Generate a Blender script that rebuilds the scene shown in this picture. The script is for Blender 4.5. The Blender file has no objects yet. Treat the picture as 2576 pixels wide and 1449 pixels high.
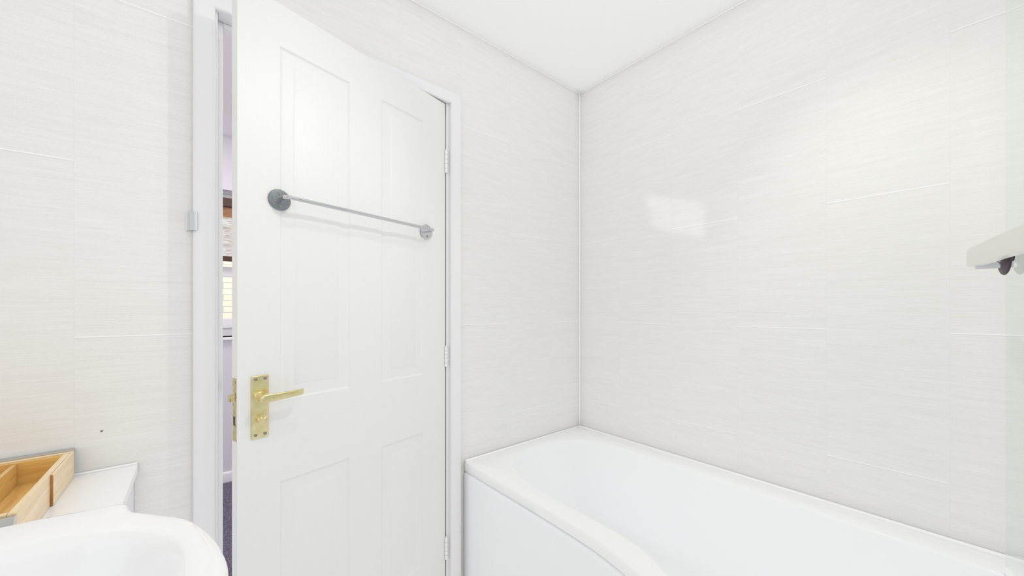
import bpy, bmesh, math, random
from mathutils import Vector, Matrix
random.seed(7)
SC = bpy.context.scene
COL = SC.collection
PI = math.pi

# ------------------------------------------------------------------ helpers
def link(name, bm, mat, parent=None, smooth=None, bevel=None, mats=None):
    me = bpy.data.meshes.new(name)
    bmesh.ops.recalc_face_normals(bm, faces=bm.faces[:])
    bm.to_mesh(me); bm.free()
    for m in (mats or [mat]): me.materials.append(m)
    o = bpy.data.objects.new(name, me); COL.objects.link(o)
    if smooth is not None:
        for p in me.polygons: p.use_smooth = True
        me.set_sharp_from_angle(angle=math.radians(smooth))
    if bevel:
        b = o.modifiers.new('bevel', 'BEVEL'); b.width = bevel[0]; b.segments = bevel[1]
        b.limit_method = 'ANGLE'; b.angle_limit = math.radians(35)
        b.harden_normals = True
        for p in me.polygons: p.use_smooth = True
    if parent: o.parent = parent          # child geometry is written in the parent's own frame
    return o

def tag(o, label=None, cat=None, kind=None, group=None):
    if label: o['label'] = label
    if cat: o['category'] = cat
    if kind: o['kind'] = kind
    if group: o['group'] = group
    return o

def struct(o, label, cat): return tag(o, label, cat, 'structure')

def empty(name, loc, rz=0):
    o = bpy.data.objects.new(name, None); COL.objects.link(o)
    o.location = loc; o.rotation_euler = (0, 0, rz); o.empty_display_size = .05
    return o

def box(bm, x0, x1, y0, y1, z0, z1):
    v = [bm.verts.new((x, y, z)) for x in (x0, x1) for y in (y0, y1) for z in (z0, z1)]
    for f in ((0,1,3,2),(4,6,7,5),(0,4,5,1),(2,3,7,6),(0,2,6,4),(1,5,7,3)):
        bm.faces.new([v[i] for i in f])

def BM(*boxes):
    bm = bmesh.new()
    for b in boxes: box(bm, *b)
    return bm

def tube(bm, pts, r, n=16, cap=True, flat=None):
    pts = [Vector(p) for p in pts]
    rings = []
    up = None
    for i, p in enumerate(pts):
        t = (pts[min(i+1, len(pts)-1)] - pts[max(i-1, 0)]).normalized()
        if up is None:
            up = Vector((0,0,1)) if abs(t.z) < .9 else Vector((1,0,0))
        side = t.cross(up).normalized(); up = side.cross(t).normalized()
        rr = r[i] if isinstance(r, (list, tuple)) else r
        rings.append([bm.verts.new(p + (side*math.cos(a) + up*math.sin(a)*(flat or 1))*rr)
                      for a in [2*PI*k/n for k in range(n)]])
    for a, b in zip(rings, rings[1:]):
        for k in range(n): bm.faces.new((a[k], a[(k+1) % n], b[(k+1) % n], b[k]))
    if cap:
        bm.faces.new(rings[0][::-1]); bm.faces.new(rings[-1])

def lathe(bm, prof, origin, axis='y', n=40, sgn=1):
    """prof: (radius, height) pairs from base to tip; axis direction of height"""
    o = Vector(origin); rings = []
    for r, h in prof:
        ring = []
        for k in range(n):
            a = 2*PI*k/n; c, s = r*math.cos(a), r*math.sin(a)
            d = {'y': (c, h*sgn, s), 'z': (c, s, h*sgn), 'x': (h*sgn, c, s)}[axis]
            ring.append(bm.verts.new(o + Vector(d)))
        rings.append(ring)
    for a, b in zip(rings, rings[1:]):
        for k in range(n): bm.faces.new((a[k], a[(k+1) % n], b[(k+1) % n], b[k]))
    bm.faces.new(rings[0][::-1]); bm.faces.new(rings[-1])

def arc(c, r, a0, a1, n=10):
    return [(c[0]+r*math.cos(a0+(a1-a0)*i/n), c[1]+r*math.sin(a0+(a1-a0)*i/n)) for i in range(n+1)]

def catmull(pts, per=8, closed=False):
    P = [Vector(p) for p in pts]; n = len(P); out = []
    rng = range(n) if closed else range(n-1)
    for i in rng:
        p0 = P[(i-1) % n] if closed or i > 0 else P[0]*2-P[1]
        p1, p2 = P[i], P[(i+1) % n]
        p3 = P[(i+2) % n] if closed or i+2 < n else P[-1]*2-P[-2]
        for k in range(per):
            t = k/per
            out.append(.5*((2*p1)+(p2-p0)*t+(2*p0-5*p1+4*p2-p3)*t*t+(3*p1-p0-3*p2+p3)*t**3))
    if not closed: out.append(P[-1])
    return out

# ------------------------------------------------------------------ materials
def mat(name, col=(.8,.8,.8), rough=.5, metal=0., spec=.5, coat=0.):
    m = bpy.data.materials.new(name); m.use_nodes = True
    b = m.node_tree.nodes['Principled BSDF']
    b.inputs['Base Color'].default_value = (*col, 1)
    b.inputs['Roughness'].default_value = rough
    b.inputs['Metallic'].default_value = metal
    b.inputs['Specular IOR Level'].default_value = spec
    b.inputs['Coat Weight'].default_value = coat
    return m

class NT:
    def __init__(s, m): s.m = m; s.nt = m.node_tree; s.b = s.nt.nodes['Principled BSDF']
    def n(s, t, **kw):
        x = s.nt.nodes.new(t)
        for k, v in kw.items(): setattr(x, k, v)
        return x
    def l(s, a, b): s.nt.links.new(a, b)
    def math(s, op, a, b=None, c=None, clamp=False):
        x = s.n('ShaderNodeMath', operation=op, use_clamp=clamp)
        for i, v in enumerate((a, b, c)):
            if v is None: continue
            if isinstance(v, (int, float)): x.inputs[i].default_value = v
            else: s.l(v, x.inputs[i])
        return x.outputs[0]
    def mix(s, f, a, b, blend='MIX'):
        x = s.n('ShaderNodeMix', data_type='RGBA', blend_type=blend)
        for i, v in ((0, f), (6, a), (7, b)):
            if isinstance(v, (int, float)): x.inputs[i].default_value = v
            elif isinstance(v, tuple): x.inputs[i].default_value = (*v, 1)
            else: s.l(v, x.inputs[i])
        return x.outputs[2]
    def noise(s, vec, scale, detail=2, rough=.5):
        x = s.n('ShaderNodeTexNoise'); x.inputs['Scale'].default_value = scale
        x.inputs['Detail'].default_value = detail; x.inputs['Roughness'].default_value = rough
        if vec is not None: s.l(vec, x.inputs['Vector'])
        return x.outputs['Fac']
    def comb(s, x, y, z):
        c = s.n('ShaderNodeCombineXYZ')
        for i, v in enumerate((x, y, z)):
            if isinstance(v, (int, float)): c.inputs[i].default_value = v
            else: s.l(v, c.inputs[i])
        return c.outputs[0]
    def xyz(s):
        tc = s.n('ShaderNodeTexCoord'); sp = s.n('ShaderNodeSeparateXYZ')
        s.l(tc.outputs['Object'], sp.inputs[0]); return sp.outputs, tc.outputs['Object']
    def bump(s, h, strength, dist):
        x = s.n('ShaderNodeBump'); x.inputs['Strength'].default_value = strength
        x.inputs['Distance'].default_value = dist; s.l(h, x.inputs['Height'])
        s.l(x.outputs[0], s.b.inputs['Normal'])

def tile_material(name, axis, u0, par, marks=()):
    """off-white linen-textured tiles, 265 x 828 mm, laid in half-drop columns"""
    m = mat(name, rough=.46, spec=.30); t = NT(m); M = t.math
    s, _ = t.xyz()
    u = M('MULTIPLY', s[axis], -1.0); v = s[2]
    q = M('DIVIDE', M('SUBTRACT', u, u0), .2645)
    idx = M('FLOOR', q); fr = M('SUBTRACT', q, idx)
    odd = M('FLOORED_MODULO', M('ADD', idx, float(par)), 2.0)
    vv = M('DIVIDE', M('SUBTRACT', M('SUBTRACT', v, .2755), M('MULTIPLY', odd, .414)), .828)
    vi = M('FLOOR', vv); vf = M('SUBTRACT', vv, vi)
    dv = M('MULTIPLY', M('MINIMUM', vf, M('SUBTRACT', 1.0, vf)), .828)
    du = M('MULTIPLY', M('MINIMUM', fr, M('SUBTRACT', 1.0, fr)), .2645)
    hl = M('SUBTRACT', 1.0, M('DIVIDE', dv, .0017), clamp=True)
    hd = M('MULTIPLY', M('LESS_THAN', M('ABSOLUTE', M('SUBTRACT', M('MULTIPLY', M('SUBTRACT', 1.0, vf), .828), .0032)), .0014), .5)  # darker line below each joint: its shade put into the colour
    vl = M('SUBTRACT', 1.0, M('DIVIDE', du, .0009), clamp=True)
    seed = M('ADD', M('MULTIPLY', idx, 3.7), M('MULTIPLY', vi, 9.1))
    n1 = t.noise(t.comb(M('MULTIPLY', u, 10), M('MULTIPLY', v, 620), seed), 1.0, 3, .6)
    n2 = t.noise(t.comb(M('MULTIPLY', u, 5), M('MULTIPLY', v, 75), seed), 1.0, 2, .5)
    n3 = t.noise(t.comb(M('MULTIPLY', u, 420), M('MULTIPLY', v, 420), seed), 1.0, 1, .5)
    fac = M('ADD', M('ADD', M('MULTIPLY', n1, .58), M('MULTIPLY', n2, .20)), M('MULTIPLY', n3, .22))
    r = t.n('ShaderNodeValToRGB'); t.l(fac, r.inputs[0])
    r.color_ramp.elements[0].position = .30; r.color_ramp.elements[0].color = (*TILE_LO, 1)
    r.color_ramp.elements[1].position = .70; r.color_ramp.elements[1].color = (*TILE_HI, 1)
    c = t.mix(M('MULTIPLY', vl, .22), r.outputs[0], (.60,.61,.60))
    c = t.mix(M('MULTIPLY', hd, .5), c, (.60,.60,.57))
    c = t.mix(M('MULTIPLY', M('POWER', hl, .5), .75), c, (.97,.97,.965))
    for mu, mv, mr in marks:      # chipped spots in the tile face
        d = M('SQRT', M('ADD', M('POWER', M('SUBTRACT', u, mu), 2.0), M('POWER', M('SUBTRACT', v, mv), 2.0)))
        c = t.mix(M('LESS_THAN', d, mr), c, (.22,.17,.13))
    t.l(c, t.b.inputs['Base Color'])
    t.bump(M('ADD', M('MULTIPLY', n1, 1.0), M('MULTIPLY', hl, -1.2)), .18, .0012)
    return m

TILE_LO, TILE_HI = (.740,.732,.703), (.862,.855,.836)
M_tileA = tile_material('linen_tile_front', 0, .2245, 1, [(1.7678, .8744, .0022), (1.7655, .8755, .0012)])
M_tileB = tile_material('linen_tile_right', 1, .2505, 0)
M_tileC = tile_material('linen_tile_back', 0, .10, 1)
M_tileD = tile_material('linen_tile_left', 1, .15, 0)
M_ceil = mat('matt_white_ceiling', (.96,.96,.96), .8, spec=.2)
M_gloss = mat('white_gloss_wood', (.87,.87,.865), .28, spec=.4)
M_frame = mat('white_satin_frame', (.815,.815,.82), .35, spec=.4)
M_acryl = mat('white_acrylic', (.90,.90,.905), .09, spec=.5)
M_panel = mat('white_bath_panel', (.88,.885,.90), .14, spec=.5)
M_ceramic = mat('white_ceramic', (.85,.85,.85), .06, spec=.5)
M_sil = mat('white_silicone', (.96,.96,.96), .4)
M_lam = mat('white_laminate', (.88,.88,.885), .22, spec=.45)
M_side = mat('white_board', (.80,.80,.83), .4)
M_chrome = mat('chrome', (.64,.64,.665), .04, 1)
M_steel = mat('worn_chrome', (.50,.52,.55), .30, 1)
M_brush = mat('brushed_steel', (.60,.59,.58), .24, 1)
M_alu = mat('aluminium', (.74,.75,.78), .28, 1)
M_brass = mat('aged_brass', (.72,.60,.28), .22, 1)
M_brassd = mat('rusted_brass', (.62,.50,.27), .4, 1)
M_screw = mat('grey_screw', (.30,.29,.30), .35, 1)
M_dark = mat('dark_slot', (.03,.025,.03), .6)
M_rubber = mat('dark_gasket', (.045,.025,.04), .45)
M_land = mat('lavender_wall_paint', (.71,.685,.75), .8, spec=.2)
M_landc = mat('landing_ceiling_paint', (.84,.80,.82), .8, spec=.2)
M_upvc = mat('white_upvc', (.84,.85,.88), .25)
M_band = mat('pale_satin_chrome', (.80,.79,.76), .22, 1)

# worn chrome / brass mottling
for m_, a_, b_, sc in ((M_brass, (.84,.75,.46), (.74,.63,.33), 45), (M_steel, (.33,.345,.37), (.22,.235,.26), 420)):
    t = NT(m_); _, ob = t.xyz(); f = t.noise(ob, sc, 5, .65)
    r = t.n('ShaderNodeValToRGB'); t.l(f, r.inputs[0])
    r.color_ramp.elements[0].position = .38; r.color_ramp.elements[0].color = (*b_, 1)
    r.color_ramp.elements[1].position = .62; r.color_ramp.elements[1].color = (*a_, 1)
    t.l(r.outputs[0], t.b.inputs['Base Color'])
t = NT(M_brassd); s, ob = t.xyz()
f = t.noise(t.comb(t.math('MULTIPLY', s[0], 260), t.math('MULTIPLY', s[1], 260), t.math('MULTIPLY', s[2], 70)), 1, 4, .7)
r = t.n('ShaderNodeValToRGB'); t.l(f, r.inputs[0])
r.color_ramp.elements[0].position = .35; r.color_ramp.elements[0].color = (.05,.03,.02,1)
r.color_ramp.elements[1].position = .43; r.color_ramp.elements[1].color = (.66,.56,.34,1)
t.l(r.outputs[0], t.b.inputs['Base Color'])

# painted door: embossed wood grain, running up the stiles and along the rails
M_door = mat('painted_door', (.795,.795,.780), .42, spec=.35)
t = NT(M_door); M = t.math; s, _ = t.xyz()
def band(x, a, b): return M('MULTIPLY', M('GREATER_THAN', x, a), M('LESS_THAN', x, b))
rail = M('MAXIMUM', M('MAXIMUM', band(s[2], .708, .920), M('GREATER_THAN', s[2], 1.882)), M('LESS_THAN', s[2], .20))
rail = M('MULTIPLY', rail, band(s[0], .10, .615))
gv = t.noise(t.comb(M('MULTIPLY', s[0], 260), 0, M('MULTIPLY', s[2], 7)), 1, 3, .6)
gh = t.noise(t.comb(M('MULTIPLY', s[0], 9), 0, M('MULTIPLY', s[2], 330)), 1, 3, .6)
g = M('ADD', M('MULTIPLY', gv, M('SUBTRACT', 1.0, rail)), M('MULTIPLY', gh, rail))
t.bump(g, .22, .0022)

# bamboo
def bamboo(name, along, c0, c1):
    m = mat(name, rough=.34, spec=.45); t = NT(m); M = t.math; s, _ = t.xyz()
    sc = [95, 95, 95]; sc[along] = 6
    f = t.noise(t.comb(*[M('MULTIPLY', s[i], sc[i]) for i in range(3)]), 1, 4, .6)
    sc2 = [700, 700, 700]; sc2[along] = 40
    f2 = t.noise(t.comb(*[M('MULTIPLY', s[i], sc2[i]) for i in range(3)]), 1, 2, .5)
    f = M('ADD', M('MULTIPLY', f, .7), M('MULTIPLY', f2, .3))
    r = t.n('ShaderNodeValToRGB'); t.l(f, r.inputs[0])
    r.color_ramp.elements[0].position = .36; r.color_ramp.elements[0].color = (*c0, 1)
    r.color_ramp.elements[1].position = .64; r.color_ramp.elements[1].color = (*c1, 1)
    t.l(r.outputs[0], t.b.inputs['Base Color']); return m
BAM = ((.76,.55,.30), (.92,.76,.52))  # outer faces: paler, the gloss reflection is put into the colour
M_bamx = bamboo('bamboo_across', 0, *BAM)
M_bamy = bamboo('bamboo_lengthways', 1, *BAM)
M_bamix = bamboo('bamboo_inner_across', 0, (.60,.33,.085), (.80,.50,.17))  # inner faces: deeper orange, light bounced inside the box put into the colour
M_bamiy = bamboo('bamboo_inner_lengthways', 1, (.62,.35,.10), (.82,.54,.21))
M_bamz = bamboo('bamboo_end_grain', 2, (.34,.13,.03), (.62,.30,.09))

# carpet
M_carpet = mat('grey_purple_carpet', rough=.95, spec=.1)
t = NT(M_carpet); _, ob = t.xyz(); f = t.noise(ob, 260, 2, .7)
r = t.n('ShaderNodeValToRGB'); t.l(f, r.inputs[0])
r.color_ramp.elements[0].position = .36; r.color_ramp.elements[0].color = (.055,.045,.07,1)
r.color_ramp.elements[1].position = .68; r.color_ramp.elements[1].color = (.34,.31,.42,1)
t.l(r.outputs[0], t.b.inputs['Base Color']); t.bump(f, .8, .01)

# woven blind: brown at the top, pale grey strands lower down
M_blind = mat('woven_blind', rough=.8, spec=.2)
t = NT(M_blind); M = t.math; s, _ = t.xyz()
f = t.noise(t.comb(M('MULTIPLY', s[0], 14), 0, M('MULTIPLY', s[2], 150)), 1, 3, .7)
r = t.n('ShaderNodeValToRGB'); t.l(f, r.inputs[0])
e = r.color_ramp.elements
e[0].position = .30; e[0].color = (.22,.20,.19,1); e[1].position = .62; e[1].color = (.80,.84,.86,1)
x = e.new(.45); x.color = (.56,.50,.44,1)
top = M('GREATER_THAN', s[2], 1.795)
t.l(t.mix(top, r.outputs[0], t.mix(f, (.10,.035,.015), (.62,.34,.20))), t.b.inputs['Base Color'])
M_brown = mat('dark_brown_wood', (.075,.03,.02), .45)

# pale brick house wall outside
M_brick = mat('peach_brick', rough=.9, spec=.1)
t = NT(M_brick); s, _ = t.xyz()
bk = t.n('ShaderNodeTexBrick'); t.l(t.comb(s[0], s[2], 0), bk.inputs['Vector'])
for k, v in (('Scale', 1.0), ('Mortar Size', .006), ('Brick Width', .225), ('Row Height', .075)): bk.inputs[k].default_value = v
bk.inputs['Color1'].default_value = (.98,.76,.58,1); bk.inputs['Color2'].default_value = (.94,.78,.62,1)
bk.inputs['Mortar'].default_value = (.55,.52,.52,1); t.l(bk.outputs[0], t.b.inputs['Base Color'])

M_vinyl = mat('pale_vinyl_floor', (.84,.83,.81), .5)

# glass: clear pane that reflects by angle
def glass(name, tint):
    m = bpy.data.materials.new(name); m.use_nodes = True; nt = m.node_tree; nt.nodes.clear()
    o = nt.nodes.new('ShaderNodeOutputMaterial'); mx = nt.nodes.new('ShaderNodeMixShader')
    fr = nt.nodes.new('ShaderNodeFresnel'); fr.inputs['IOR'].default_value = 1.5
    tr = nt.nodes.new('ShaderNodeBsdfTransparent'); tr.inputs[0].default_value = (*tint, 1)
    gl = nt.nodes.new('ShaderNodeBsdfGlossy'); gl.inputs['Roughness'].default_value = .02
    gl.inputs['Color'].default_value = (.97,1,.985,1)
    ge = nt.nodes.new('ShaderNodeNewGeometry'); iv = nt.nodes.new('ShaderNodeMath'); iv.operation = 'SUBTRACT'; iv.inputs[0].default_value = 1
    mu = nt.nodes.new('ShaderNodeMath'); mu.operation = 'MULTIPLY'      # reflect at the outer faces only
    nt.links.new(ge.outputs['Backfacing'], iv.inputs[1]); nt.links.new(fr.outputs[0], mu.inputs[0]); nt.links.new(iv.outputs[0], mu.inputs[1])
    nt.links.new(mu.outputs[0], mx.inputs[0]); nt.links.new(tr.outputs[0], mx.inputs[1])
    nt.links.new(gl.outputs[0], mx.inputs[2]); nt.links.new(mx.outputs[0], o.inputs[0]); return m
M_glass = glass('green_tinted_glass', (.955,.98,.962))
M_pane = glass('window_glass', (.97,.98,.98))

# ------------------------------------------------------------------ the room
WY0, WY1, WZ0, WZ1 = -1.35, -.45, .85, 2.05; VX0, VX1 = -1.95, -1.00     # unseen windows added for the fill light
CZ = 2.336; XL = -3.10; YB = -1.56
OPL, OPR, OPT = -1.575, -.792, 2.025        # opening in the front wall
def wall_with_hole(name, m, x0, x1, y0, y1, z0, z1, hx0, hx1, hz0, hz1):
    bm = bmesh.new()
    for b in ((x0, hx0, z0, z1), (hx1, x1, z0, z1), (hx0, hx1, z0, hz0), (hx0, hx1, hz1, z1)):
        if b[1]-b[0] > 1e-4 and b[3]-b[2] > 1e-4: box(bm, b[0], b[1], y0, y1, b[2], b[3])
    return link(name, bm, m)
struct(wall_with_hole('wall_front', M_tileA, XL-.1, 0, 0, .10, 0, CZ, OPL, OPR, -.01, OPT),
       'off-white linen-textured tiled wall around the doorway', 'wall')
struct(link('wall_right', BM((0, .10, YB-.1, .10, 0, CZ)), M_tileB), 'off-white linen-textured tiled wall along the bath', 'wall')
struct(wall_with_hole('wall_back', M_tileC, XL-.1, 0, YB-.1, YB, 0, CZ, VX0, VX1, WZ0, WZ1), 'tiled wall at the far end of the bath behind the shower screen', 'wall')
struct(wall_with_hole('wall_left', M_tileD, 0, 0, 0, 0, 0, 0, 0, 0, 0, 0), 'tiled wall with an added window opposite the bath', 'wall')
wl = bpy.data.objects['wall_left']; bm = bmesh.new()
for a in ((YB, WY0, 0, CZ), (WY1, 0, 0, CZ), (WY0, WY1, 0, WZ0), (WY0, WY1, WZ1, CZ)): box(bm, XL-.1, XL, *a)
bmesh.ops.recalc_face_normals(bm, faces=bm.faces[:]); bm.to_mesh(wl.data); bm.free()
struct(link('floor', BM((XL-.1, .1, YB-.1, .1, -.05, 0)), M_vinyl), 'pale vinyl bathroom floor', 'floor')
struct(link('ceiling', BM((XL-.1, .1, YB-.1, .1, CZ, CZ+.05)), M_ceil), 'plain white bathroom ceiling', 'ceiling')

# unseen window added in the left wall to hold the fill light
w2 = link('added_window_2', BM((XL-.07, XL-.02, WY0, WY0+.05, WZ0, WZ1), (XL-.07, XL-.02, WY1-.05, WY1, WZ0, WZ1),
     (XL-.07, XL-.02, WY0+.05, WY1-.05, WZ0, WZ0+.05), (XL-.07, XL-.02, WY0+.05, WY1-.05, WZ1-.05, WZ1)), M_upvc)
struct(w2, 'white framed window added opposite the bath', 'window')
link('pane', BM((XL-.05, XL-.044, WY0+.05, WY1-.05, WZ0+.05, WZ1-.05)), M_pane, w2)

w3 = link('added_window_3', BM((VX0, VX0+.05, YB-.07, YB-.02, WZ0, WZ1), (VX1-.05, VX1, YB-.07, YB-.02, WZ0, WZ1),  # unseen window added behind the camera for the second fill light
     (VX0+.05, VX1-.05, YB-.07, YB-.02, WZ0, WZ0+.05), (VX0+.05, VX1-.05, YB-.07, YB-.02, WZ1-.05, WZ1)), M_upvc)
struct(w3, 'white framed window added in the wall facing the door', 'window')
link('pane', BM((VX0+.05, VX1-.05, YB-.05, YB-.044, WZ0+.05, WZ1-.05)), M_pane, w3)

# white bead strips
def bead(name, pts, r, m, label, cat):
    bm = bmesh.new(); tube(bm, pts, r, 10); o = link(name, bm, m, smooth=60); return struct(o, label, cat)
bead('trim_1', [(-.0015,-.0015,.54), (-.0015,-.0015,CZ)], .0036, M_sil, 'white bead in the corner between the two tiled walls', 'trim')
bead('trim_2', [(XL,-.001,CZ-.001), (-.002,-.001,CZ-.001)], .0035, M_sil, 'white bead where the door wall meets the ceiling', 'trim')
bead('trim_3', [(-.001,YB,CZ-.001), (-.001,-.002,CZ-.001)], .0035, M_sil, 'white bead where the bath wall meets the ceiling', 'trim')

# ------------------------------------------------------------------ door casing
bm = bmesh.new()
LX0, LX1, LZ = -1.546, -.8215, 1.9975       # clear opening of the lining
for b in ((OPL+.001, LX0, 0, .10, 0, LZ+.025), (LX1, OPR-.001, 0, .10, 0, LZ+.025), (LX0, LX1, 0, .10, LZ, LZ+.025)): box(bm, *b)
casing = struct(link('trim_4', bm, M_frame, bevel=(.003, 3)), 'white painted frame round the bathroom doorway', 'door frame')
bm = BM((LX0, LX0+.0125, .038, .072, 0, LZ), (LX1-.0125, LX1, .038, .072, 0, LZ), (LX0+.0125, LX1-.0125, .038, .072, LZ-.0125, LZ))
link('door_stop', bm, M_frame, casing, bevel=(.002, 2))
# architrave: mitred moulded section swept round three sides (offset from inner edge, projection)
prof = [(0,0),(0,.010),(.0015,.0135),(.005,.0162),(.010,.0178),(.040,.0185),(.0455,.0165),(.0478,.013),(.0478,0)]
bm = bmesh.new(); AX0, AX1, AZ = LX0-.0055, LX1+.0135, LZ+.0005
rings = []
for (cx, cz, ox, oz) in ((AX0,0,-1,0),(AX0,AZ,-1,1),(AX1,AZ,1,1),(AX1,0,1,0)):
    rings.append([bm.verts.new((cx+ox*a, -p, cz+oz*a)) for a, p in prof])
for a, b in zip(rings, rings[1:]):
    for i in range(len(prof)-1): bm.faces.new((a[i], a[i+1], b[i+1], b[i]))
    bm.faces.new((a[-1], a[0], b[0], b[-1]))
bm.faces.new(rings[0]); bm.faces.new(rings[-1][::-1])
link('architrave', bm, M_frame, casing, smooth=50)
sp = link('strike_plate', BM((LX0-.0008, LX0+.0012, .004, .030, .915, .985)), M_alu, casing)
link('strike_slot', BM((LX0+.0005, LX0+.0016, .009, .024, .938, .962)), M_dark, sp)

# ------------------------------------------------------------------ door
H = Vector((-.827, 0, 0)); RZ = math.atan2(-.2522, -.9677)
W, T = .7095, .035; DZ0, DZ1 = .008, 1.9922
bm = bmesh.new()
pans = [(.113,.295,.9235,1.878), (.410,.612,.9235,1.878), (.113,.295,.20,.7045), (.410,.612,.20,.7045)]
ss = [0,.113,.295,.410,.612,W]; zs = [DZ0,.20,.7045,.9235,1.878,DZ1]
def face_grid(y, flip):
    vs = {(i, j): bm.verts.new((s_, y, z_)) for i, s_ in enumerate(ss) for j, z_ in enumerate(zs)}
    for i in range(5):
        for j in range(5):
            if i in (1, 3) and j in (1, 3):
                s0, s1, z0, z1 = ss[i], ss[i+1], zs[j], zs[j+1]
                prev = [vs[i,j], vs[i+1,j], vs[i+1,j+1], vs[i,j+1]]
                for ins, dep in ((.0025,.0024),(.0055,.0038),(.010,.0040),(.033,.0017),(.0365,.0021),(.0395,.0008),(.0415,.0003)):
                    yy = y-dep if not flip else y+dep
                    ring = [bm.verts.new(c) for c in ((s0+ins,yy,z0+ins),(s1-ins,yy,z0+ins),(s1-ins,yy,z1-ins),(s0+ins,yy,z1-ins))]
                    for k in range(4): bm.faces.new((prev[k], prev[(k+1)%4], ring[(k+1)%4], ring[k]))
                    prev = ring
                bm.faces.new(prev)
            else: bm.faces.new((vs[i,j], vs[i+1,j], vs[i+1,j+1], vs[i,j+1]))
    return vs
A = face_grid(0, False); B = face_grid(-T, True)
for i in range(5):
    for j in (0, 5): bm.faces.new((A[i,j], A[i+1,j], B[i+1,j], B[i,j]))
for j in range(5):
    for i in (0, 5): bm.faces.new((A[i,j], A[i,j+1], B[i,j+1], B[i,j]))
door = link('door_1', bm, M_door, smooth=28)
door.location = H; door.rotation_euler = (0, 0, RZ)
struct(door, 'white four-panel door standing ajar with a brass lever handle', 'door')
# hinges
for z0, z1 in ((1.716,1.807),(.9385,1.0183),(.1658,.252)):
    bm = bmesh.new(); c = (-.0025, .0035)
    n = 5; hgt = (z1-z0)/n
    for k in range(n):
        lathe(bm, [(.0048,0),(.0056,.0008),(.0056,hgt-.0014),(.0048,hgt-.0006)], (c[0], c[1], z0+k*hgt), 'z', 16)
    lathe(bm, [(.003,0),(.004,.001),(.002,.005)], (c[0], c[1], z1), 'z', 12)
    hg = link('hinge', bm, M_gloss, door, smooth=40)
    link('pin', BM((c[0]-.0008, c[0]+.0012, c[1]+.002, c[1]+.0059, z0+hgt*.98, z0+hgt*1.03),
                   (c[0]-.0008, c[0]+.0012, c[1]+.002, c[1]+.0059, z0+hgt*2.97, z0+hgt*3.02)), M_brassd, hg)
# handle plate
bm = BM((.6400,.6805,0,.0045,.8370,.9980))
hp = link('handle_plate', bm, M_brass, door, bevel=(.0022, 3)); hp['label'] = 'brass handle plate'
for s_, z_, a in ((.671,.9895,.4),(.6495,.9895,1.2),(.671,.8465,.8),(.6495,.8465,.9)):
    bm = bmesh.new(); lathe(bm, [(.0040,0),(.0040,.0012),(.0030,.0020)], (s_, .0043, z_), 'y', 18)
    sc_ = link('screw', bm, M_screw, hp, smooth=40)
# lever
bm = bmesh.new()
lathe(bm, [(.0125,0),(.0125,.004),(.0108,.006),(.0100,.010),(.0092,.030),(.0105,.034),(.0105,.040),(.0085,.045)], (.662, .0042, .9455), 'y', 28)
link('lever_boss', bm, M_brass, door, smooth=35)
bm = bmesh.new()
st = [(.6745,.0062,.0450),(.6725,.0085,.0455),(.668,.0102,.046),(.660,.0105,.0465),(.640,.0098,.047),(.600,.0084,.0475),(.580,.0078,.0465),(.573,.0076,.043),(.5705,.0076,.039)]
rings = []
for s_, h_, y_ in st:
    zc = .9440 + (.6745-s_)*.028
    ring = []
    for k in range(20):
        a = 2*PI*k/20; cy, cz = math.cos(a), math.sin(a)
        ex = lambda v: math.copysign(abs(v)**.55, v)
        ring.append(bm.verts.new((s_, y_+.0046*ex(cy), zc+h_*ex(cz))))
    rings.append(ring)
for a, b in zip(rings, rings[1:]):
    for k in range(20): bm.faces.new((a[k], a[(k+1)%20], b[(k+1)%20], b[k]))
bm.faces.new(rings[0]); bm.faces.new(rings[-1])
link('lever', bm, M_brass, door, smooth=45)
bm = bmesh.new()
lathe(bm, [(.0098,0),(.0098,.003),(.0085,.008),(.006,.0105)], (.6605,.0043,.886), 'y', 24)
for_pts = [(.6665,.012,.8845,.0035,.0085),(.6625,.018,.8865,.0048,.0095),(.6555,.0215,.8868,.0042,.0080),(.6490,.0220,.8860,.0028,.0055)]
rings = [[bm.verts.new((s_+.0, y_+ry*math.cos(2*PI*k/14), z_+rz*math.sin(2*PI*k/14))) for k in range(14)] for s_, y_, z_, ry, rz in for_pts]
for a, b in zip(rings, rings[1:]):
    for k in range(14): bm.faces.new((a[k], a[(k+1)%14], b[(k+1)%14], b[k]))
bm.faces.new(rings[0]); bm.faces.new(rings[-1])
link('thumb_turn', bm, M_brass, door, smooth=45)
# latch on the door edge
lp = link('latch_plate', BM((W-.0006, W+.0010, -.029, -.006, .838, .996)), M_brassd, door, bevel=(.0004,1))
lp['label'] = 'rusted brass latch plate on the door edge'
bm = bmesh.new()
v = [(W+.0005,-.011,.938),(W+.0120,-.020,.938),(W+.0120,-.024,.938),(W+.0005,-.024,.938)]
lo = [bm.verts.new(p) for p in v]; hi = [bm.verts.new((p[0],p[1],p[2]+.017)) for p in v]
bm.faces.new(lo); bm.faces.new(hi)
for k in range(4): bm.faces.new((lo[k], lo[(k+1)%4], hi[(k+1)%4], hi[k]))
link('latch_bolt', bm, M_brassd, lp)
link('deadbolt_slot', BM((W+.0006, W+.0014, -.022, -.013, .878, .900)), M_dark, lp)

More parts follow.
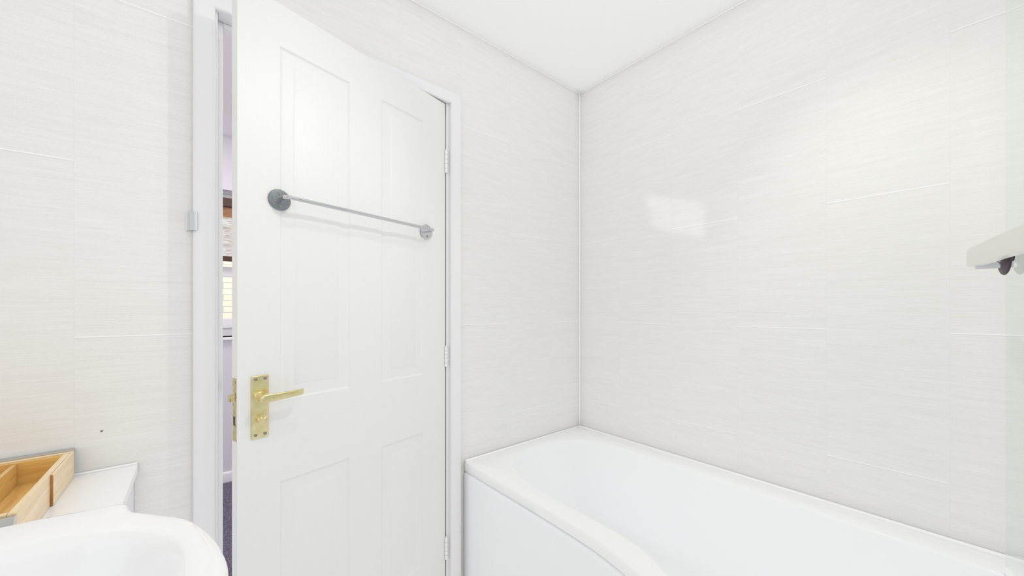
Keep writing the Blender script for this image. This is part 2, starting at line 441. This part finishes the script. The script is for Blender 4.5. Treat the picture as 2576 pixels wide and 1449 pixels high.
# ------------------------------------------------------------------ towel rail on the door
tr = empty('towel_rail', H, RZ)
tag(tr, 'chrome towel rail with round end plates screwed to the white door', 'towel rail')
SL, SR, ZR = .6138, .0990, 1.4640
for s_, m_ in ((SL, M_steel), (SR, M_chrome)):
    bm = bmesh.new()
    lathe(bm, [(.0275,.0003),(.0280,.0015),(.0278,.0040),(.0262,.0056),(.0235,.0058)], (s_, 0, ZR-.0015), 'y', 48)
    pl = link('end_plate', bm, m_, tr, smooth=30)
    if m_ is M_steel: pl['label'] = 'dull worn chrome end plate'
    for dz in (.0165, -.0175):
        bm = bmesh.new(); lathe(bm, [(.0040,0),(.0040,.0008),(.0031,.0016)], (s_, .0056, ZR-.0015+dz), 'y', 16)
        link('screw', bm, M_screw, pl, smooth=40)
bm = bmesh.new(); SO = .044; R = .013
pa = [(SL, .0055, ZR), (SL, SO-R, ZR)]
pa += [(SL-R+R*math.cos(a), SO-R+R*math.sin(a), ZR) for a in [PI/2*k/8 for k in range(1, 9)]]
pa += [(SR+R-R*math.sin(a), SO-R+R*math.cos(a), ZR) for a in [PI/2*k/8 for k in range(0, 9)]]
pa += [(SR, .0055, ZR)]
tube(bm, pa, .0054, 20)
link('bar', bm, M_chrome, tr, smooth=60)

# ------------------------------------------------------------------ bath
ZB = .535
bath = empty('bathtub', (0, 0, 0))
tag(bath, 'white P-shaped bathtub filling the corner under the tiled wall', 'bathtub')
out_c = [(-.7375,-.004),(-.7375,-.15),(-.7375,-.30),(-.7380,-.45),(-.7395,-.58),(-.7450,-.68),(-.7600,-.775),(-.7850,-.86),(-.8150,-.95),(-.8400,-1.05),(-.8500,-1.17),(-.8500,-1.32),(-.8500,-1.555)]
outer = [(-.004,-.004)] + [tuple(p) for p in catmull(out_c, 8)] + [(-.004,-1.555)]
inn_c = [(-.400,-.066),(-.286,-.080),(-.180,-.135),(-.124,-.225),(-.101,-.345),(-.101,-.585),(-.102,-.90),(-.104,-1.15),(-.106,-1.33),(-.125,-1.42),(-.21,-1.475),(-.40,-1.492),(-.62,-1.482),(-.735,-1.42),(-.775,-1.30),(-.780,-1.15),(-.765,-1.02),(-.735,-.905),(-.695,-.820),(-.674,-.735),(-.668,-.640),(-.6680,-.500),(-.6670,-.400),(-.6600,-.320),(-.6370,-.230),(-.591,-.148),(-.520,-.094)]
inner = [tuple(p) for p in catmull(inn_c, 6, True)]
CB = (-.40, -.78)
def hit(poly, ang, c):
    dx, dy = math.cos(ang), math.sin(ang); best = None
    for i in range(len(poly)):
        x1, y1 = poly[i]; x2, y2 = poly[(i+1) % len(poly)]
        ex, ey = x2-x1, y2-y1; den = dx*ey-dy*ex
        if abs(den) < 1e-12: continue
        tt = ((x1-c[0])*ey-(y1-c[1])*ex)/den; uu = ((x1-c[0])*dy-(y1-c[1])*dx)/den
        if tt > 0 and -1e-9 <= uu <= 1+1e-9 and (best is None or tt > best): best = tt
    return best
def ring_pts(poly, angs, c, d=0):
    return [((c[0]+math.cos(a)*(hit(poly,a,c)+d)), (c[1]+math.sin(a)*(hit(poly,a,c)+d))) for a in angs]
angs = sorted([2*PI*k/240 - PI for k in range(240)] + [math.atan2(p[1]-CB[1], p[0]-CB[0]) for p in ((-.004,-.004),(-.7375,-.004),(-.004,-1.555),(-.85,-1.555))])
oo = ring_pts(outer, angs, CB); ii = ring_pts(inner, angs, CB)
def off(p, d, c=CB):       # move point towards / away from the centre
    v = Vector((p[0]-c[0], p[1]-c[1])); L = v.length; return (c[0]+v.x*(L+d)/L, c[1]+v.y*(L+d)/L)
rows = []
rows.append([(*off(p,-.004), ZB-.038) for p in oo])
rows.append([(*off(p,-.0005), ZB-.036) for p in oo])
rows.append([(*p, ZB-.010) for p in oo])
rows.append([(*off(p,-.0012), ZB-.0045) for p in oo])
rows.append([(*off(p,-.0040), ZB-.0010) for p in oo])
rows.append([(*off(p,-.0085), ZB) for p in oo])
for d, z in ((.009, 0), (.005,-.0006), (.002,-.0022), (.0003,-.0055), (-.001,-.020)): rows.append([(*off(p,d), ZB+z) for p in ii])
DEP = .40
for k in range(1, 15):
    f = k/14
    d = -.001-.077*f**1.2 - (.10*max(0, f-.72)**1.6*6)
    z = -.020-(DEP-.020)*(1-(1-f)**1.7)
    rows.append([(*off(p, d), ZB+z) for p in ii])
bm = bmesh.new()
vr = [[bm.verts.new(p) for p in rw] for rw in rows]
n = len(angs)
for a, b in zip(vr, vr[1:]):
    for k in range(n): bm.faces.new((a[k], a[(k+1)%n], b[(k+1)%n], b[k]))
cen = bm.verts.new((CB[0], CB[1], ZB-DEP-.006))
for k in range(n): bm.faces.new((vr[-1][k], vr[-1][(k+1)%n], cen))
link('tub', bm, M_acryl, bath, smooth=50)
# front panel following the curve, a lip set just behind the rim
pc = [tuple(p) for p in catmull(out_c, 8)]
bm = bmesh.new(); prof = [(.012,0),(.0125,ZB-.055),(.0100,ZB-.047),(.0055,ZB-.0425),(.0010,ZB-.0412),(-.012,ZB-.0412),(-.012,0)]
def nrm(i):
    a, b = pc[max(i-1,0)], pc[min(i+1,len(pc)-1)]; v = Vector((b[0]-a[0], b[1]-a[1])).normalized(); return Vector((v.y, -v.x))
rings = []
for i, p in enumerate(pc):
    nn = nrm(i)
    if nn.x > 0: nn = -nn
    rings.append([bm.verts.new((p[0]+nn.x*(o_-.010), p[1]+nn.y*(o_-.010), z_)) for o_, z_ in prof])
for a, b in zip(rings, rings[1:]):
    for k in range(len(prof)): bm.faces.new((a[k], a[(k+1)%len(prof)], b[(k+1)%len(prof)], b[k]))
bm.faces.new(rings[0]); bm.faces.new(rings[-1])
link('bath_panel', bm, M_panel, bath, smooth=40)
bm = bmesh.new()
lathe(bm, [(.034,0),(.034,.003),(.026,.005)], (-.40,-.78,ZB-DEP-.004), 'z', 32)
link('waste', bm, M_chrome, bath, smooth=40)
bead('trim_5', [(-.004,YB+.02,ZB-.001),(-.004,-.004,ZB-.001),(-.7335,-.004,ZB-.001)], .0078, M_sil, 'white silicone bead sealing the bath rim to the tiles', 'sealant')

# ------------------------------------------------------------------ shower screen
E0 = Vector((-.100,-1.400)); E1 = Vector((-.82,-1.525))
du = (E1-E0).normalized(); L = (E1-E0).length
scr = empty('shower_screen', (E0.x, E0.y, 0), math.atan2(du.y, du.x))
tag(scr, 'tall clear glass shower screen on the bath at the right edge', 'shower screen')
# local frame: x along the glass from its free edge to the wall hinge, -y is away from the door wall
sy = 1 if Vector((-du.y, du.x)).y < 0 else -1    # local y sign that points to the far end wall
gp = link('glass_panel', BM((0, L, -.003, .003, ZB+.014, 2.02)), M_glass, scr)
link('hinge_profile', BM((L-.004, L+.03, -.018, .018, ZB+.012, 2.03)), M_alu, scr, bevel=(.003,2))
link('bottom_seal', BM((0.004, L, -.005, .005, ZB+.002, ZB+.016)), M_sil, scr)
r_ = -sy                                          # rail side, towards the door wall
bm = bmesh.new(); zc = 1.2935
cl = [(.0205,.0575),(.025,.0592),(.034,.0600),(.050,.0603),(.08,.0605),(.16,.0615),(.26,.0625),(.36,.0625),(.46,.0615),(.54,.060),(.584,.060),(.593,.0595),(.596,.058)]
rings = []
for k, (x_, y_) in enumerate(cl):
    sc_ = {0:.50, 1:.74, 2:.91, len(cl)-1:.45, len(cl)-2:.8}.get(k, 1)
    hh, ww = .0225*sc_, .0100*sc_
    ring = [(x_, y_+w_, zc+h_) for w_, h_ in ((-ww,-hh*.9),(-ww*.8,-hh),(ww*.8,-hh),(ww,-hh*.9),(ww,hh*.9),(ww*.8,hh),(-ww*.8,hh),(-ww,hh*.9))]
    rings.append([bm.verts.new((a, r_*b, c)) for a, b, c in ring])
for a, b in zip(rings, rings[1:]):
    for k in range(8): bm.faces.new((a[k], a[(k+1)%8], b[(k+1)%8], b[k]))
bm.faces.new(rings[0]); bm.faces.new(rings[-1])
hr = link('hand_rail', bm, M_band, scr, smooth=35); hr['label'] = 'curved pale chrome rail bowed out from the glass'
for px_ in (.046, .560):
    bm = bmesh.new(); tube(bm, [(px_, r_*.003, zc-.0180), (px_, r_*.058, zc-.0180)], .0105, 20)
    link('rail_post', bm, M_chrome, hr, smooth=50)
    bm = bmesh.new(); lathe(bm, [(.018,0),(.018,.008),(.0440,.0090),(.0460,.0105),(.0450,.0130),(.0330,.0175),(.0110,.0190)], (px_, r_*.0032, zc+.001), 'y', 40, r_)
    link('gasket', bm, M_rubber, hr, smooth=40)

# ------------------------------------------------------------------ vanity unit, basin
van = empty('vanity_unit', (-1.86, -.16, 0))
tag(van, 'low white vanity unit against the tiled wall left of the door', 'vanity unit')
ox, oy = 1.86, .16
def V(*b): return (b[0]+ox, b[1]+ox, b[2]+oy, b[3]+oy, b[4], b[5])
link('worktop', BM(V(-2.30,-1.7045,-.3765,-.0015,.760,.780)), M_lam, van, bevel=(.0015,2))
link('side_panel', BM(V(-1.730,-1.712,-.370,-.0015,0,.7598)), M_side, van)
link('side_panel', BM(V(-2.30,-2.282,-.370,-.0015,0,.7598)), M_side, van)
for a, b in ((-2.281,-2.008),(-2.004,-1.731)):
    d_ = link('cupboard_door', BM(V(a,b,-.370,-.352,.10,.7555)), M_lam, van, bevel=(.0015,2))
    bm = bmesh.new(); hx = (b-.03 if a < -2.1 else a+.03)+ox
    tube(bm, [(hx,-.370+oy,.58),(hx,-.392+oy,.58),(hx,-.392+oy,.68),(hx,-.370+oy,.68)], .005, 12)
    link('pull', bm, M_chrome, d_, smooth=50)
link('plinth', BM(V(-2.281,-1.731,-.340,-.322,0,.0995)), M_side, van)
bm = bmesh.new(); tube(bm, [(-2.30+ox,-.003+oy,.7815),(-1.706+ox,-.003+oy,.7815)], .0035, 8)
link('sealant', bm, M_sil, van, smooth=60)

ZN = .836; BX = -1.835
half = [(-1.720,-.3945),(-1.6905,-.3985),(-1.6815,-.4080),(-1.6770,-.4270),(-1.6680,-.4490),(-1.6370,-.4860),(-1.5970,-.5390),(-1.5735,-.6070),(-1.5615,-.6655),(-1.5580,-.7200),(-1.5660,-.790),(-1.5930,-.860),(-1.640,-.915),(-1.700,-.950),(-1.770,-.966)]
right = [tuple(p) for p in catmull(half, 8)]
left = [(2*BX-x_, y_) for x_, y_ in reversed(right)]
bo = [(BX,-.3790),(-1.78,-.3830)] + right + left + [(2*BX+1.78,-.3830)]
CN = (BX, -.690)
an = sorted([2*PI*k/480 - PI for k in range(480)])
# dense angular sampling; outline is star-shaped about CN
o_r = ring_pts(bo, an, CN)
bowl = []
for a in an:
    # inner bowl opening: a superellipse
    ex, ey = .2265, (.205 if math.sin(a) > 0 else .222)
    c_, s_ = abs(math.cos(a)), abs(math.sin(a)); p_ = 2.35
    rr = 1/((c_/ex)**p_+(s_/ey)**p_)**(1/p_)
    bowl.append((CN[0]+rr*math.cos(a), CN[1]+rr*math.sin(a)))
def offn(p, d): return off(p, d, CN)
rows = []
for k in range(8, 0, -1):
    f = k/8; rows.append([(*offn(p, -.004-.125*f**1.5), ZN-.020-.135*f) for p in o_r])
rows += [[(*offn(p,-.001), ZN-.020) for p in o_r], [(*p, ZN-.011) for p in o_r], [(*offn(p,-.0022), ZN-.005) for p in o_r],
         [(*offn(p,-.007), ZN-.0012) for p in o_r], [(*offn(p,-.014), ZN) for p in o_r]]
def lerp(p, q, f): return (p[0]+(q[0]-p[0])*f, p[1]+(q[1]-p[1])*f)
for f, z in ((.45,0),(.75,-.0005)): rows.append([(*lerp(offn(p,-.014), q, f), ZN+z) for p, q in zip(o_r, bowl)])
for k in range(0, 17):
    f = k/16
    z = -.0025-.125*(1-(1-f)**2.0)
    d = -.170*f**1.25 + (.006 if k == 0 else 0)
    rows.append([(*offn(q, d), ZN+z) for q in bowl])
bm = bmesh.new(); vr = [[bm.verts.new(p) for p in rw] for rw in rows]; n = len(an)
for a, b in zip(vr, vr[1:]):
    for k in range(n): bm.faces.new((a[k], a[(k+1)%n], b[(k+1)%n], b[k]))
cen = bm.verts.new((CN[0], CN[1], ZN-.131))
for k in range(n): bm.faces.new((vr[-1][k], vr[-1][(k+1)%n], cen))
bm.faces.new(vr[0])
for v in bm.verts: v.co -= Vector((CN[0], CN[1], 0))
bas = empty('washbasin', (CN[0], CN[1], 0))
tag(bas, 'white ceramic washbasin with a rounded bowl in front of the vanity top', 'washbasin')
link('bowl', bm, M_ceramic, bas, smooth=60)
bm = bmesh.new(); lathe(bm, [(.026,0),(.026,.003),(.020,.004)], (0,0,ZN-.131), 'z', 28)
link('waste', bm, M_chrome, bas, smooth=40)
bm = bmesh.new(); lathe(bm, [(.105,0),(.085,.10),(.080,.35),(.095,.58),(.135,.66),(.150,.690)], (0,.02,0), 'z', 36)
link('pedestal', bm, M_ceramic, bas, smooth=60)

# ------------------------------------------------------------------ bamboo organiser on the vanity top
ob_ = empty('bamboo_organiser', (-1.95, -.185, .7803))
tag(ob_, 'bamboo organiser box with dividers and steel ends on the white vanity top', 'organiser')
bx, by = 1.95, .185
def Q(*b): return (b[0]+bx, b[1]+bx, b[2]+by, b[3]+by, b[4], b[5])
HB = .062
XR = -1.8125
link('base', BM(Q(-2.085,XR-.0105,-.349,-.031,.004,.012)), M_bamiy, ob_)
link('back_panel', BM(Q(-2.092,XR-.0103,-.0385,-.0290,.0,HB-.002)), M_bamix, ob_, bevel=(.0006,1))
link('back_rail', BM(Q(-2.097,-1.8085,-.0280,-.0180,.0,HB)), M_bamx, ob_, bevel=(.0006,1))
link('front_panel', BM(Q(-2.092,XR-.0103,-.3560,-.3480,.0,HB)), M_bamx, ob_, bevel=(.0006,1))
link('side_panel', BM(Q(XR-.0100,XR,-.3560,-.0295,.0,HB)), M_bamy, ob_, bevel=(.0006,1))
link('side_panel', BM(Q(-2.102,-2.0925,-.3560,-.0295,.0,HB)), M_bamy, ob_, bevel=(.0006,1))
rl = link('sliding_rail', BM(Q(XR+.0006,-1.8085,-.179,-.0282,.0,HB)), M_bamy, ob_, bevel=(.0004,1))
link('end_grain', BM(Q(XR+.0004,-1.8085,-.1802,-.1791,.0,HB-.0005)), M_bamz, rl)
for x_ in (-1.893, -1.985):
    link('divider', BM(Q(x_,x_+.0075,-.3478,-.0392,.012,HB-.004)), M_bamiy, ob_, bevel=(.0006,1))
link('steel_back', BM(Q(-2.098,-1.8085,-.0172,-.0030,HB-.006,HB+.0035)), M_brush, ob_, bevel=(.0010,2))
bm = bmesh.new()
prof = [(-.3562,HB-.003),(-.3660,HB-.003),(-.3700,HB-.008),(-.3715,HB-.020),(-.3700,HB-.034),(-.3650,HB-.046),(-.3562,HB-.054)]
ra = [bm.verts.new((XR+bx, y_+by, z_)) for y_, z_ in prof]; rb = [bm.verts.new((-2.10+bx, y_+by, z_)) for y_, z_ in prof]
for k in range(len(prof)): bm.faces.new((ra[k], ra[(k+1)%len(prof)], rb[(k+1)%len(prof)], rb[k]))
bm.faces.new(ra); bm.faces.new(rb[::-1])
link('steel_front', bm, M_brush, ob_, smooth=35)

# ------------------------------------------------------------------ aluminium clip beside the door frame
bm = bmesh.new()
pr = [(-1.6135,-.0008),(-1.6135,-.0030),(-1.6108,-.0045),(-1.6078,-.0100),(-1.6040,-.0190),(-1.5990,-.0212),(-1.5905,-.0212),(-1.5892,-.0200),(-1.5905,-.0188),(-1.5982,-.0188),(-1.6000,-.0170),(-1.6005,-.0008)]
pr = [(x_+1.602, y_) for x_, y_ in pr]
a_ = [bm.verts.new((x_, y_, 0)) for x_, y_ in pr]; b_ = [bm.verts.new((x_, y_, .0495)) for x_, y_ in pr]
for k in range(len(pr)): bm.faces.new((a_[k], a_[(k+1)%len(pr)], b_[(k+1)%len(pr)], b_[k]))
bm.faces.new(a_); bm.faces.new(b_[::-1])
clip = link('wall_clip', bm, M_alu, smooth=40); clip.location = (-1.602, 0, 1.3795)
tag(clip, 'small folded aluminium clip at the left edge of the door frame', 'clip')

# ------------------------------------------------------------------ landing beyond the door
LY = 1.845; WX0, WX1, VZ0, VZ1 = -2.35, -1.05, .980, 1.972
struct(wall_with_hole('wall_landing', M_land, -3.3, .3, LY, LY+.25, 0, CZ, WX0, WX1, VZ0, VZ1), 'lavender landing wall with a window seen through the door gap', 'wall')
struct(link('wall_landing_left', BM((-3.4,-3.3,.10,LY+.25,0,CZ)), M_land), 'lavender side wall at the left end of the landing', 'wall')
struct(link('wall_landing_right', BM((.3,.4,.10,LY+.25,0,CZ)), M_land), 'lavender side wall at the right end of the landing', 'wall')
struct(link('wall_landing_near', BM((-3.3,XL-.1,.0,.10,0,CZ),(.1,.3,.0,.10,0,CZ)), M_land), 'lavender landing wall beside the bathroom', 'wall')
struct(link('floor_landing', BM((-3.4,.4,.10,LY+.01,-.05,.006)), M_carpet), 'grey purple carpet on the landing floor', 'floor')
struct(link('ceiling_landing', BM((-3.4,.4,.10,LY+.25,CZ,CZ+.05)), M_landc), 'pale landing ceiling', 'ceiling')
bm = bmesh.new(); pr = [(0,.006),(-.014,.006),(-.014,.062),(-.011,.069),(-.005,.0735),(0,.0735)]
a_ = [bm.verts.new((-3.3, LY+y_, z_)) for y_, z_ in pr]; b_ = [bm.verts.new((.3, LY+y_, z_)) for y_, z_ in pr]
for k in range(len(pr)): bm.faces.new((a_[k], a_[(k+1)%len(pr)], b_[(k+1)%len(pr)], b_[k]))
bm.faces.new(a_); bm.faces.new(b_[::-1])
struct(link('baseboard_landing', bm, M_frame, smooth=40), 'white skirting board on the landing wall', 'skirting board')
# window
FY0, FY1 = LY+.13, LY+.20
fb = [(WX0,WX1,FY0,FY1,VZ0,VZ0+.055),(WX0,WX1,FY0,FY1,VZ1-.055,VZ1),(WX0,WX0+.055,FY0,FY1,VZ0+.055,VZ1-.055),(WX1-.055,WX1,FY0,FY1,VZ0+.055,VZ1-.055)]
w1 = struct(link('window_1', BM(*fb), M_upvc, bevel=(.004,2)), 'white framed landing window seen through the door gap', 'window')
sb = [(WX0+.055,WX1-.055,FY0-.012,FY1-.012,VZ0+.055,VZ0+.125),(WX0+.055,WX1-.055,FY0-.012,FY1-.012,VZ1-.125,VZ1-.055),(WX0+.055,WX0+.125,FY0-.012,FY1-.012,VZ0+.125,VZ1-.125),(WX1-.125,WX1-.055,FY0-.012,FY1-.012,VZ0+.125,VZ1-.125)]
link('sash', BM(*sb), M_upvc, w1, bevel=(.004,2))
link('transom', BM((WX0+.125,WX1-.125,FY0-.006,FY1-.015,1.395,1.465)), M_upvc, w1, bevel=(.004,2))
link('pane', BM((WX0+.125,WX1-.125,FY0+.025,FY0+.031,VZ0+.125,VZ1-.125)), M_pane, w1)
link('window_sill', BM((WX0-.04,WX1+.04,LY-.035,LY+.13,VZ0-.020,VZ0)), M_upvc, w1, bevel=(.006,3))
# blind
bl = empty('window_blind', (-1.70, LY+.05, 0))
tag(bl, 'brown woven blind half lowered over the landing window', 'blind')
link('head_rail', BM((-.62,.62,-.022,.022,1.865,1.925)), M_brown, bl, bevel=(.003,2))
link('woven_shade', BM((-.615,.615,-.004,.004,1.528,1.868)), M_blind, bl)
link('bottom_bar', BM((-.615,.615,-.010,.010,1.495,1.530)), M_brown, bl, bevel=(.004,2))
# house opposite
struct(link('wall_outside', BM((-7,3,4.6,4.8,-3,4.5)), M_brick), 'pale peach brick wall outside the landing window', 'wall')

# ------------------------------------------------------------------ light
def light(name, kind, loc, power, col=(1,1,1), rot=None, **kw):
    d = bpy.data.lights.new(name, kind); d.energy = power; d.color = col
    for k, v in kw.items(): setattr(d, k, v)
    o = bpy.data.objects.new(name, d); COL.objects.link(o); o.location = loc
    if rot: o.rotation_euler = rot
    return o
LAMP = (1.0,.985,.955)
def spot(name, loc, at, power, deg, blend, size=.012):      # one head of the ceiling spotlights
    loc, at = Vector(loc), Vector(at)
    return light(name, 'SPOT', loc, power, LAMP, (at-loc).to_track_quat('-Z','Y').to_euler(), shadow_soft_size=size,
                 spot_size=math.radians(deg), spot_blend=blend)
spot('ceiling_lamp_a', (-1.27,-.80,2.29), (-1.22,-.42,.7), 4.3, 92, 1.0)
spot('ceiling_lamp_b', (-.83,-1.08,2.25), (-1.84,0,.95), 9.0, 82, 1.0)
spot('ceiling_lamp_c', (-.76,-1.04,2.29), (0,-1.32,.95), 8, 76, 1.0)
light('fill_point_d', 'POINT', (-.85,-.95,2.20), 1.6, LAMP, shadow_soft_size=.02)  # added point light, fills the bath wall and dots the tub
aim_p, aim_s = Vector((0,-.452,1.632)), Vector((-.80,-.04,2.31))
light('patch_beam', 'AREA', aim_s, .020, (1,1,1), (aim_p-aim_s).to_track_quat('-Z','Y').to_euler(), shape='RECTANGLE', size=.36, size_y=.165, spread=math.radians(2.4))  # added unseen source that throws the bright patch on the bath wall
light('fill_left', 'AREA', (XL-.015, (WY0+WY1)/2, (WZ0+WZ1)/2), .6, (.97,.985,1.0), (0, -PI/2, 0), shape='RECTANGLE', size=WZ1-WZ0-.1, size_y=WY1-WY0-.1)  # soft fill added at the unseen left window
light('fill_back', 'AREA', ((VX0+VX1)/2, YB-.015, (WZ0+WZ1)/2), .3, (.97,.985,1.0), (PI/2, 0, 0), shape='RECTANGLE', size=VX1-VX0-.1, size_y=WZ1-WZ0-.1)  # soft fill added at the unseen back window
light('landing_lamp', 'AREA', (-1.5,.95,CZ-.03), 8.5, (1,.93,.94), (0,0,0), shape='RECTANGLE', size=1.2, size_y=.6)

light('brick_fill', 'AREA', (-1.9,2.6,3.6), 60, (1,.98,.95), (math.radians(60),0,0), shape='RECTANGLE', size=3, size_y=1.5)  # area light added to brighten only the brick wall
wd = bpy.data.worlds.new('sky'); SC.world = wd; wd.use_nodes = True
wd.node_tree.nodes['Background'].inputs[0].default_value = (.990,.992,1,1)
wd.node_tree.nodes['Background'].inputs[1].default_value = .80
SC.cycles.adaptive_threshold = .02
# ambient daylight: later bounces gather the sky colour within the room's scale
SC.cycles.use_fast_gi = True; SC.cycles.fast_gi_method = 'REPLACE'; SC.cycles.ao_bounces_render = 2; SC.cycles.ao_bounces = 2
wd.light_settings.distance = .05; wd.light_settings.ao_factor = 1.0

# ------------------------------------------------------------------ camera
cam = bpy.data.cameras.new('camera'); co = bpy.data.objects.new('camera', cam); COL.objects.link(co)
cam.sensor_width = 36; cam.lens = 947/2576*36; cam.shift_y = (777-724.5)/2576
cam.clip_start = .02
co.location = (-1.588,-1.333,1.17)
co.rotation_euler = (PI/2, 0, -math.atan2(.640,.768))
SC.camera = co
vs_ = SC.view_settings
SC.display_settings.display_device = 'sRGB'
vs_.view_transform = 'Standard'; vs_.look = 'None'; vs_.gamma = 1; vs_.use_curve_mapping = False
vs_.exposure = 0.37
